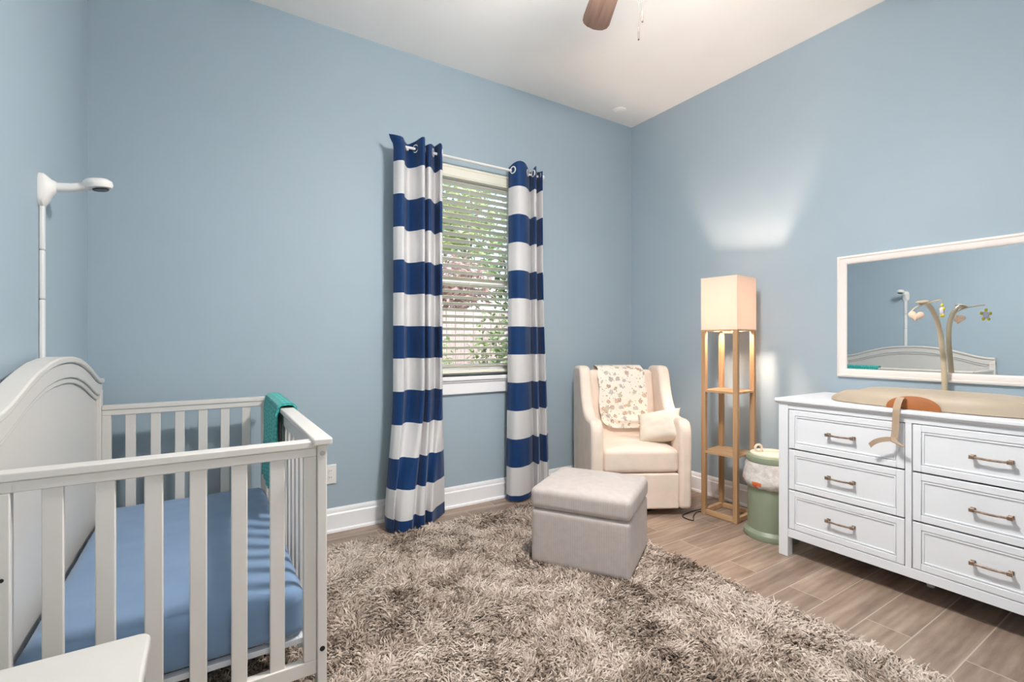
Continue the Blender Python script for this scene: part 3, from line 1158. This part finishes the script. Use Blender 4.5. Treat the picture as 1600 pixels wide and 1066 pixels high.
for q, (r_, z_) in enumerate(((pr + .003, .440), (pr + .008, .425), (pr + .010, .395), (pr + .018, .365), (pr + .026, .335), (pr + .022, .312), (pr + .006, .298), (pr + .003, .306))):
    ring = []
    for k in range(72):
        a = 2 * PI * k / 72
        w = noise.noise(Vector((math.cos(a) * 3, math.sin(a) * 3, q * .55)))
        wv = noise.noise(Vector((math.cos(a) * 7, math.sin(a) * 7, q * .3 + 4)))
        ar = (.010 * w + .005 * wv) * (0 if q in (0, 7) else 1)
        ring.append(b.verts.new((PX + (r_ + max(ar, -.006)) * math.cos(a), PY + (r_ + max(ar, -.006)) * math.sin(a), z_ + (.012 * w if q > 3 else 0))))
    rings.append(ring)
for q, (a_, b_) in enumerate(zip(rings, rings[1:])):
    for k in range(72):
        f = b.faces.new((a_[k], a_[(k + 1) % 72], b_[(k + 1) % 72], b_[k]))
        if q in (4, 5) and noise.noise(Vector((k * .22, q * .4, 9))) > .18:
            f.material_index = 1
obj('liner_bag', b, [FILM, ORANGE], t, smooth=80)

# ------------------------------------------------------------------ dresser
DXF, DXB = 2.62, 3.150
DY0, DY1, DH = .287, 1.428, .845
t = thing('dresser', 'white six drawer dresser with bronze pulls under the mirror', 'dresser', ((DXF + DXB) / 2, (DY0 + DY1) / 2, 0))
lw = .048
for y0 in (DY0, DY1 - lw):
    for x0 in (DXF, DXB - lw):
        obj('leg', bx(x0, x0 + lw, y0, y0 + lw, 0, .815), DRESSW, t, bevel=.002)
b = new()
ci = (DY0 + DY1) / 2
rail = DXF + .003
box(b, rail, rail + .03, DY0 + lw, DY1 - lw, .106, .149)
box(b, rail, rail + .03, DY0 + lw, DY1 - lw, .790, .815)
box(b, rail, rail + .03, ci - .0115, ci + .0115, .149, .790)
box(b, DXF + .05, DXB - .05, DY0 + .008, DY0 + .026, .106, .815)
box(b, DXF + .05, DXB - .05, DY1 - .026, DY1 - .008, .106, .815)
box(b, DXB - .02, DXB - .008, DY0 + lw, DY1 - lw, .106, .815)
box(b, DXF + .04, DXB - .02, DY0 + .027, DY1 - .027, .106, .120)
obj('carcass', b, DRESSW, t, bevel=.0015)
b = prism(new(), [(DXF - .016, .830), (DXF - .016, .842), (DXF - .013, .845), (DXB + .004, .845), (DXB + .004, .8155), (DXF - .004, .8155), (DXF - .006, .822), (DXF - .012, .826)], 'y', DY0 - .014, DY1 + .014)
obj('top', b, DRESSW, t, bevel=.0015)
obj('gap_shade_sheet', bx(DXF + .036, DXF + .039, DY0 + lw, DY1 - lw, .125, .81), DARK, t, smooth=0)  # dark sheet behind the drawers, its colour stands in for gap shade
obj('center_foot', lathe(new(), [(0, 0), (.014, 0), (.016, .01), (.012, .105), (0, .105)], (2.866, .851), 16), WHITEP, t)


def drawer(y0, y1, z0, z1, yh, lbl=None):
    g = .0035
    y0, y1, z0, z1 = y0 + g, y1 - g, z0 + g, z1 - g
    xf = rail + .001
    fw = .030
    b = new()
    box(b, xf, xf + .02, y0, y0 + fw, z0, z1)
    box(b, xf, xf + .02, y1 - fw, y1, z0, z1)
    box(b, xf, xf + .02, y0 + fw, y1 - fw, z0, z0 + fw)
    box(b, xf, xf + .02, y0 + fw, y1 - fw, z1 - fw, z1)
    box(b, xf + .006, xf + .02, y0 + fw, y1 - fw, z0 + fw, z1 - fw)
    d = obj('drawer', b, DRESSW, t, bevel=.0025)
    b = new()
    m_ = fw + .002
    w_ = .008
    for a0, a1, c0, c1 in ((y0 + m_, y0 + m_ + w_, z0 + m_, z1 - m_), (y1 - m_ - w_, y1 - m_, z0 + m_, z1 - m_), (y0 + m_ + w_, y1 - m_ - w_, z0 + m_, z0 + m_ + w_), (y0 + m_ + w_, y1 - m_ - w_, z1 - m_ - w_, z1 - m_)):
        box(b, xf + .002, xf + .0058, a0, a1, c0, c1)
    obj('bead', b, DRESSW, d, bevel=.0018)
    zc = (z0 + z1) / 2
    L = .055
    b = new()
    for s_ in (-1, 1):
        box(b, xf + .0005, xf + .0055, yh + s_ * L - .008, yh + s_ * L + .008, zc - .008, zc + .008)
        box(b, xf - .016, xf + .0006, yh + s_ * L - .0055, yh + s_ * L + .0055, zc - .0055, zc + .0055)
        box(b, xf - .023, xf - .0155, yh + s_ * L - .0085, yh + s_ * L + .0085, zc - .0075, zc + .0075)
    pts = [(xf - .0195 - .0015 * math.cos(q * PI / 2), yh + q * (L - .008), zc - .002 * math.cos(q * PI / 2)) for q in [k / 10 * 2 - 1 for k in range(11)]]
    tube(b, pts, .0046, 10)
    obj('handle', b, BRONZE, d, bevel=.0012)


zrows = ((.149, .361), (.361, .578), (.578, .790))
for z0, z1 in zrows:
    drawer(ci + .0115, DY1 - lw, z0, z1, 1.127)
    drawer(DY0 + lw, ci - .0115, z0, z1, .590)

# ------------------------------------------------------------------ changing pad with strap
t = thing('changing_pad', 'cream contoured baby changing pad lying on the dresser', 'changing pad', (2.855, .835, DH))
b = new()
nu, nv = 60, 36
g = {}
hl, hw = .422, .198
for side in (1, 0):
    for i in range(nu + 1):
        for j in range(nv + 1):
            a, c = i / nu * 2 - 1, j / nv * 2 - 1
            # square -> rounded outline, waisted in the middle
            sx = math.copysign(1 - (1 - abs(a)) ** 1.5, a)
            sy = math.copysign(1 - (1 - abs(c)) ** 1.5, c)
            ry = sx * math.sqrt(max(0, 1 - sy * sy * .34))
            rx = sy * math.sqrt(max(0, 1 - sx * sx * .52))
            wst = 1 - .07 * math.exp(-(sx / .4) ** 2)
            e = max(abs(sx), abs(sy))
            fall = (1 - e ** 7) ** .5
            h = .078 * (.62 + .38 * min(1, abs(sy) * 1.15) ** 2) * (1 - .25 * sx ** 4)
            z = DH + .001 + (h * fall if side else 0)
            k = 1 - (0 if side else .02)
            g[side, i, j] = b.verts.new((2.857 + rx * hw * wst * k, .838 + ry * hl * k, z + (.004 if side and e < 1 else .002)))
    for i in range(nu):
        for j in range(nv):
            b.faces.new((g[side, i, j], g[side, i + 1, j], g[side, i + 1, j + 1], g[side, i, j + 1]))
bd = [(i, 0) for i in range(nu)] + [(nu, j) for j in range(nv)] + [(i, nv) for i in range(nu, 0, -1)] + [(0, j) for j in range(nv, 0, -1)]
for p, q in zip(bd, bd[1:] + bd[:1]):
    b.faces.new((g[1, p[0], p[1]], g[1, q[0], q[1]], g[0, q[0], q[1]], g[0, p[0], p[1]]))
obj('pad', b, PADM, t, smooth=70)
# half-round leather panel on the front flank
rows = []
for i in range(13):
    q = i / 12
    row = []
    for j in range(25):
        a = PI * j / 24
        y = .855 - math.cos(a) * .098 * 1.0
        z = DH + .0015 + q * math.sin(a) ** .75 * .056
        row.append((2.6635 + .020 * (q * math.sin(a)) ** 2.2, y, z))
    rows.append(row)
obj('leather_panel', sheet(rows, .003), LEATHER, t, smooth=60, label='tan leather panel')


def ribbon(path, w, th=.0016, wdir=(0, 1, 0), n=40):
    pp = catmull(path, n)
    rows = []
    for k, p in enumerate(pp):
        wd = Vector(wdir(k / (n - 1)) if callable(wdir) else wdir).normalized() * w / 2
        rows.append([Vector(p) - wd, Vector(p), Vector(p) + wd])
    return sheet(rows, th)


b = ribbon([(2.668, .893, .893), (2.650, .893, .898), (2.625, .893, .885), (2.603, .893, .857), (2.596, .893, .835), (2.594, .894, .79), (2.590, .895, .75), (2.586, .897, .715)], .027)
st = obj('safety_strap', b, STRAP, t, smooth=60, label='tan webbing strap')
obj('strap_end', ribbon([(2.586, .897, .712), (2.576, .915, .713), (2.572, .945, .704), (2.572, .968, .690), (2.573, .985, .672)], .021, .0016, lambda q: (0, .25 + .3 * q, 1)), STRAP, st, smooth=60)
b = tube(new(), [(2.582, .897, .722), (2.574, .893, .708), (2.573, .884, .704), (2.572, .872, .698), (2.573, .857, .690)], [.010, .012, .008, .006, .004], 10, flat=.6)
obj('buckle', b, STRAP, st)

# ------------------------------------------------------------------ mirror
t = thing('wall_mirror', 'wide white framed mirror on the right wall above the dresser', 'mirror', (XR, .8575, .943))
my0, my1, mz0, mz1 = .336, 1.379, .943, 1.652
mx1 = XR - .001
fw = .048
b = new()
# mitred moulding: outline swept around the rectangle
prof = [(0, 0), (0, .016), (.006, .02), (.012, .0205), (.016, .0165), (.022, .0165), (.036, .0135), (.044, .010), (fw, .005), (fw, 0)]
corners = [(my0, mz0, 1, 1), (my1, mz0, -1, 1), (my1, mz1, -1, -1), (my0, mz1, 1, -1)]
rings = [[b.verts.new((mx1 - d, y + sy * w, z + sz * w)) for w, d in prof] for y, z, sy, sz in corners]
for k in range(4):
    A, B = rings[k], rings[(k + 1) % 4]
    for j in range(len(prof)):
        jj = (j + 1) % len(prof)
        b.faces.new((A[j], A[jj], B[jj], B[j]))
obj('frame', b, MIRRORW, t, smooth=25)
obj('glass', bx(mx1 - .0045, mx1 - .0005, my0 + fw - .002, my1 - fw + .002, mz0 + fw - .002, mz1 - fw + .002), MIRR, t, smooth=0)

# ------------------------------------------------------------------ crib mobile standing behind the changing pad
t = thing('baby_mobile', 'beige curved arm baby mobile with a heart and a flower behind the changing pad', 'mobile', (3.12, .875, DH))
obj('foot', lathe(new(), [(0, DH + .0005), (.04, DH + .0005), (.04, DH + .01), (.02, DH + .018), (0, DH + .018)], (3.11, .872)), STEM, t)
pts = catmull([(3.12, .872, DH + .015), (3.125, .874, .95), (3.13, .880, 1.06), (3.125, .887, 1.16), (3.10, .891, 1.235), (3.05, .893, 1.29), (2.99, .893, 1.325), (2.93, .893, 1.338), (2.89, .896, 1.336)], 60)
rr = [.0125 - .003 * k / 59 for k in range(60)]
obj('stem', tube(new(), pts, rr, 14), STEM, t)
b = lathe(new(), [(0, -.006), (.02, -.005), (.028, 0), (.02, .005), (0, .006)], seg=24)
b.transform(Matrix.Translation((2.905, .895, 1.342)) @ Matrix.Rotation(R(-8), 4, 'Y') @ Matrix.Diagonal((1.7, .85, 1, 1)))
obj('leaf_plate', b, STEM, t, smooth=60)
cr = obj('crossbar', tube(new(), catmull([(2.885, .932, 1.296), (2.890, .915, 1.315), (2.895, .88, 1.331), (2.88, .84, 1.341), (2.862, .812, 1.345)], 24), .0034, 8), STEM, t)
# plush heart
b = new()
nn = 40
ring = []
for k in range(nn):
    a = 2 * PI * k / nn
    ring.append(((16 * math.sin(a) ** 3) / 17, (13 * math.cos(a) - 5 * math.cos(2 * a) - 2 * math.cos(3 * a) - math.cos(4 * a)) / 17))
layers = []
for q in range(9):
    s_ = q / 8 * 2 - 1
    sc_ = math.sqrt(max(0, 1 - s_ * s_)) ** .7
    layers.append([b.verts.new((s_ * .017, x * .033 * sc_, (z * .026 if z < 0 else z * .034) * sc_)) for x, z in ring] if 0 < q < 8 else [b.verts.new((s_ * .017, 0, 0))])
for p, q in zip(layers, layers[1:]):
    for k in range(nn):
        j = (k + 1) % nn
        f = [p[k % len(p)], p[j % len(p)], q[j % len(q)], q[k % len(q)]]
        f = [v for i, v in enumerate(f) if v not in f[:i]]
        if len(f) > 2:
            b.faces.new(f)
b.transform(Matrix.Translation((2.882, .912, 1.272)) @ Matrix.Rotation(R(20), 4, 'Z') @ Matrix.Rotation(R(8), 4, 'X'))
obj('plush_heart', b, PEACH, t, smooth=60, label='peach plush heart')
fc = Vector((2.858, .808, 1.292))
FM = Matrix.Translation(fc) @ Matrix.Rotation(R(118), 4, 'Z')
b = new()
tube(b, [(2.860, .811, 1.345), (2.859, .809, 1.318)], .0008, 6)
bb = lathe(new(), [(0, -.008), (.014, -.006), (.02, 0), (.014, .006), (0, .008)], seg=20)
bb.transform(FM @ Matrix.Rotation(R(90), 4, 'Y'))
bb2 = bpy.data.meshes.new('tmp')
bb.to_mesh(bb2)
bb.free()
b.from_mesh(bb2)
bpy.data.meshes.remove(bb2)
fl = obj('felt_flower', b, LILAC, t, smooth=60, label='pale lilac felt flower with yellow petals')
for k in range(5):
    a = 2 * PI * k / 5 + .3
    b = new()
    bmesh.ops.create_icosphere(b, subdivisions=2, radius=.009)
    b.transform(FM @ Matrix.Translation((0, math.cos(a) * .027, math.sin(a) * .027)) @ Matrix.Diagonal((.6, 1, 1, 1)))
    obj('petal', b, YELLOW, fl)

# ------------------------------------------------------------------ shaggy rug
RX0, RX1, RY0, RY1 = -.36, 2.085, -.28, 2.74
t = thing('shaggy_rug', 'large shaggy rug in mixed cream, beige and brown on the floor', 'rug', ((RX0 + RX1) / 2, (RY0 + RY1) / 2, 0))
RB_ = Mat('rug_backing', rgb(120, 102, 86), .95)
obj('backing', bx(RX0, RX1, RY0, RY1, .0005, .008), RB_.mottle(rgb(120, 102, 86), .2, 20).m, t)
RM = Mat('rug_pile', (.5, .45, .4), .95, spec=.05)
at = RM.n('ShaderNodeAttribute')
at.attribute_name = 'yarn'
RM.l(at.outputs['Color'], RM.b.inputs['Base Color'])


def make_pile():
    rng = np.random.default_rng(3)
    N = 195000
    x = rng.uniform(RX0, RX1, N)
    y = RY0 + (RY1 - RY0) * rng.uniform(0, 1, N)
    keep = (y > .35) | (rng.uniform(0, 1, N) < .35)
    # nothing grows through the ottoman, the curtain or the crib legs
    a = R(32)
    ux = (x - 1.723) * math.cos(a) + (y - 1.931) * math.sin(a)
    uy = -(x - 1.723) * math.sin(a) + (y - 1.931) * math.cos(a)
    keep &= ~((abs(ux) < .222) & (abs(uy) < .242))
    x, y = x[keep], y[keep]
    N = len(x)

    def field(fx, fy, sc, seed):
        """smooth random field from a small lattice"""
        g = np.random.default_rng(seed).normal(0, 1, (64, 64))
        u, v = (fx - RX0) * sc, (fy - RY0) * sc
        i, j = np.floor(u).astype(int), np.floor(v).astype(int)
        fu, fv = u - i, v - j
        fu, fv = fu * fu * (3 - 2 * fu), fv * fv * (3 - 2 * fv)
        i, j = i % 63, j % 63
        return (g[i, j] * (1 - fu) + g[i + 1, j] * fu) * (1 - fv) + (g[i, j + 1] * (1 - fu) + g[i + 1, j + 1] * fu) * fv
    lean = field(x, y, 4.0, 1) * 2.2 + field(x, y, 16.0, 2) * 1.1 + rng.normal(0, .9, N)
    lift = np.clip(.62 + .22 * field(x, y, 14.0, 3) + rng.normal(0, .22, N), .12, 1.25)     # radians above the floor
    L = rng.uniform(.028, .052, N)
    w = rng.uniform(.0019, .0037, N)
    K = 5
    P = np.zeros((N, K, 3))
    P[:, 0, 0], P[:, 0, 1], P[:, 0, 2] = x, y, .006
    curl = rng.normal(0, .45, N)
    for k in range(1, K):
        e = lift + .75 * (1 - k / (K - 1) * 1.7)
        az = lean + curl * k / 2
        s = L / (K - 1)
        P[:, k, 0] = P[:, k - 1, 0] + s * np.cos(e) * np.cos(az)
        P[:, k, 1] = P[:, k - 1, 1] + s * np.cos(e) * np.sin(az)
        P[:, k, 2] = np.maximum(P[:, k - 1, 2] + s * np.sin(e), .0095)
    sd = np.stack([-np.sin(lean), np.cos(lean), np.zeros(N)], 1)
    tw = rng.uniform(-1, 1, N)
    sd[:, 2] = tw * .6
    sd /= np.linalg.norm(sd, axis=1)[:, None]
    prof = np.array([.8, 1.0, 1.0, .9, .35])
    V = np.zeros((N, K, 3, 3))
    up = np.array([0, 0, 1.0])
    for k in range(K):
        o_ = sd * (w * prof[k])[:, None]
        V[:, k, 0] = P[:, k] - o_
        V[:, k, 1] = P[:, k] + up * (w * prof[k] * .9)[:, None]
        V[:, k, 2] = P[:, k] + o_
    V = V.reshape(-1, 3)
    base = (np.arange(N) * K * 3)[:, None, None, None]
    kk = (np.arange(K - 1) * 3)[None, :, None, None]
    cc = np.arange(2)[None, None, :, None]
    q = np.array([0, 1, 4, 3])[None, None, None, :]
    F = (base + kk + cc + q).reshape(-1, 4)
    cx, cy = (RX0 + RX1) / 2, (RY0 + RY1) / 2
    V[:, 0] -= cx
    V[:, 1] -= cy
    me = bpy.data.meshes.new('pile')
    me.vertices.add(len(V))
    me.vertices.foreach_set('co', V.astype(np.float32).ravel())
    me.loops.add(F.size)
    me.loops.foreach_set('vertex_index', F.astype(np.int32).ravel())
    me.polygons.add(len(F))
    me.polygons.foreach_set('loop_start', (np.arange(len(F)) * 4).astype(np.int32))
    me.polygons.foreach_set('use_smooth', np.ones(len(F), bool))
    pal = np.array([rgb(216, 202, 191), rgb(190, 175, 162), rgb(160, 144, 131), rgb(118, 103, 93), rgb(76, 63, 56)])
    tone = 1.25 + .55 * field(x, y, 3.2, 5) + .55 * field(x, y, 12, 6) + .35 * field(x, y, 30, 7) + rng.normal(0, .75, N)
    tone = np.clip(tone, 0, 3.99)
    i = tone.astype(int)
    f = (tone - i)[:, None]
    c = pal[i] * (1 - f) + pal[np.minimum(i + 1, 4)] * f
    c = np.repeat(c, K * 3, axis=0)
    c4 = np.ones((len(c), 4), np.float32)
    c4[:, :3] = c
    ca = me.color_attributes.new('yarn', 'FLOAT_COLOR', 'POINT')
    ca.data.foreach_set('color', c4.ravel())
    me.update(calc_edges=True)
    me.validate()
    me.materials.append(RM.m)
    o = bpy.data.objects.new('pile', me)
    C.objects.link(o)
    o.parent = t
    tag(o, None, None, None, 'stuff')


make_pile()

# ------------------------------------------------------------------ garden seen through the window
GRASS = Mat('garden_soil', rgb(120, 112, 84), .95).mottle(rgb(120, 112, 84), .35, 4).m
struct('ground', bx(-8, 16, YB + T + .02, 16, -.35, -.25), GRASS)
FENCE = wood('fence_wood', rgb(206, 184, 176), rgb(150, 128, 120), (40, 40, 2.5), .9)
t = thing('wooden_fence', 'weathered pinkish grey picket fence in the garden behind the window', 'fence', (3.2, 6.3, -.25))
b = new()
x = -3.0
while x < 9.5:
    w = .138
    zt = 1.62 + random.uniform(-.015, .015)
    yy = 6.3 + random.uniform(-.004, .004)
    prism(b, [(x, -.25), (x + w, -.25), (x + w, zt - .03), (x + w - .03, zt), (x + .03, zt), (x, zt - .03)], 'y', yy, yy + .018)
    x += w + .009
obj('picket_panel', b, FENCE, t, smooth=0)
b = new()
for z in (.1, .75, 1.4):
    box(b, -3, 9.5, 6.322, 6.36, z, z + .085)
obj('rail', b, FENCE, t, smooth=0)
for xx in (-2.5, 0, 2.4, 4.8, 7.2):
    obj('post', bx(xx, xx + .09, 6.362, 6.452, -.25, 1.6), FENCE, t, smooth=0)


def leaf_mat(name, a, c):
    m = Mat(name, a, .55, spec=.3)
    m.l(m.ramp(m.noise(3.2, 3), [(.3, a), (.7, c)]), m.b.inputs['Base Color'])
    tr = m.n('ShaderNodeBsdfTranslucent')
    tr.inputs['Color'].default_value = (*c, 1)
    mx = m.n('ShaderNodeMixShader')
    mx.inputs[0].default_value = .35
    m.l(m.b.outputs[0], mx.inputs[1])
    m.l(tr.outputs[0], mx.inputs[2])
    m.l(mx.outputs[0], m.nt.nodes['Material Output'].inputs['Surface'])
    return m.m


LEAF = [leaf_mat('leaf_dark', rgb(92, 118, 70), rgb(150, 168, 104)), leaf_mat('leaf_light', rgb(142, 160, 96), rgb(200, 208, 146)), leaf_mat('leaf_red', rgb(172, 136, 130), rgb(206, 172, 162))]
BARK = painted('bark', rgb(124, 104, 92), .9, 20, .5, .2)


def leaves(n, c, rad, size, rng, narrow=.45):
    b = new()
    for _ in range(n):
        d = Vector((rng.gauss(0, 1), rng.gauss(0, 1), rng.gauss(0, 1))).normalized() * (rng.random() ** .45)
        p = Vector(c) + Vector((d.x * rad[0], d.y * rad[1], d.z * rad[2]))
        s = size * rng.uniform(.6, 1.3)
        M = Matrix.Translation(p) @ Matrix.Rotation(rng.uniform(0, 6.28), 4, 'Z') @ Matrix.Rotation(rng.uniform(-1.1, .5), 4, 'Y') @ Matrix.Rotation(rng.uniform(-.6, .6), 4, 'X')
        q = [M @ Vector(v) for v in ((0, 0, 0), (s * .45, -s * narrow * .5, -s * .05), (s, 0, -s * .22), (s * .45, s * narrow * .5, -s * .05), (s * .45, 0, s * .06))]
        v = [b.verts.new(z) for z in q]
        b.faces.new((v[0], v[1], v[4]))
        b.faces.new((v[1], v[2], v[4]))
        b.faces.new((v[2], v[3], v[4]))
        b.faces.new((v[3], v[0], v[4]))
    return b


def plant(name, label, cat, group, x, y, zc, rad, n, size, mat, seed, th=.02, narrow=.45):
    rng = random.Random(seed)
    t = thing(name, label, cat, (x, y, -.25), 0, group)
    obj('foliage', leaves(n, (x, y, zc), rad, size, rng, narrow), mat, t, smooth=0)
    b = new()
    for k in range(4):
        a = rng.uniform(0, 6.28)
        tube(b, catmull([(x, y, -.26), (x + .05 * math.cos(a), y + .05 * math.sin(a), (zc - .25) * .5), (x + rad[0] * .5 * math.cos(a), y + rad[1] * .5 * math.sin(a), zc + rad[2] * .5)], 8), [th * (1 - .1 * q) for q in range(8)], 7)
    obj('trunk', b, BARK, t)


G1, G2 = 'shrubs in front of the garden fence', 'trees beyond the garden fence'
SL = 'leafy green shrub in front of the garden fence, seen through the blind'
for k, (x, y, zc, rad, n, size, mi) in enumerate(((2.25, 5.5, .55, (.45, .35, .8), 900, .10, 1), (3.35, 5.6, .75, (.5, .35, .9), 1100, .11, 0), (4.75, 5.7, .5, (.45, .35, .7), 800, .10, 1), (1.4, 5.7, .6, (.5, .35, .8), 700, .1, 0))):
    plant('garden_shrub', SL, 'shrub', G1, x, y, zc, rad, n, size, LEAF[mi], 11 + k)
TL = ('tree with dull red leaves beyond the garden fence', 'green leafy tree beyond the garden fence', 'pale green leafy tree beyond the garden fence')
for k, (x, y, zc, rad, n, size, mi, li) in enumerate(((3.35, 7.2, 2.0, (.75, .55, .6), 900, .17, 2, 0), (5.0, 7.5, 2.3, (.85, .7, 1.0), 1500, .18, 0, 1), (2.45, 8.8, 2.9, (1.1, .9, 1.5), 2000, .2, 1, 2), (4.6, 9.6, 3.6, (1.2, 1.0, 1.7), 2000, .22, 1, 2), (7.2, 8.6, 3.0, (1.4, .9, 1.5), 1500, .22, 0, 1))):
    plant('garden_tree', TL[li], 'tree', G2, x, y, zc, rad, n, size, LEAF[mi], 31 + k, .07)

bpy.context.view_layer.update()
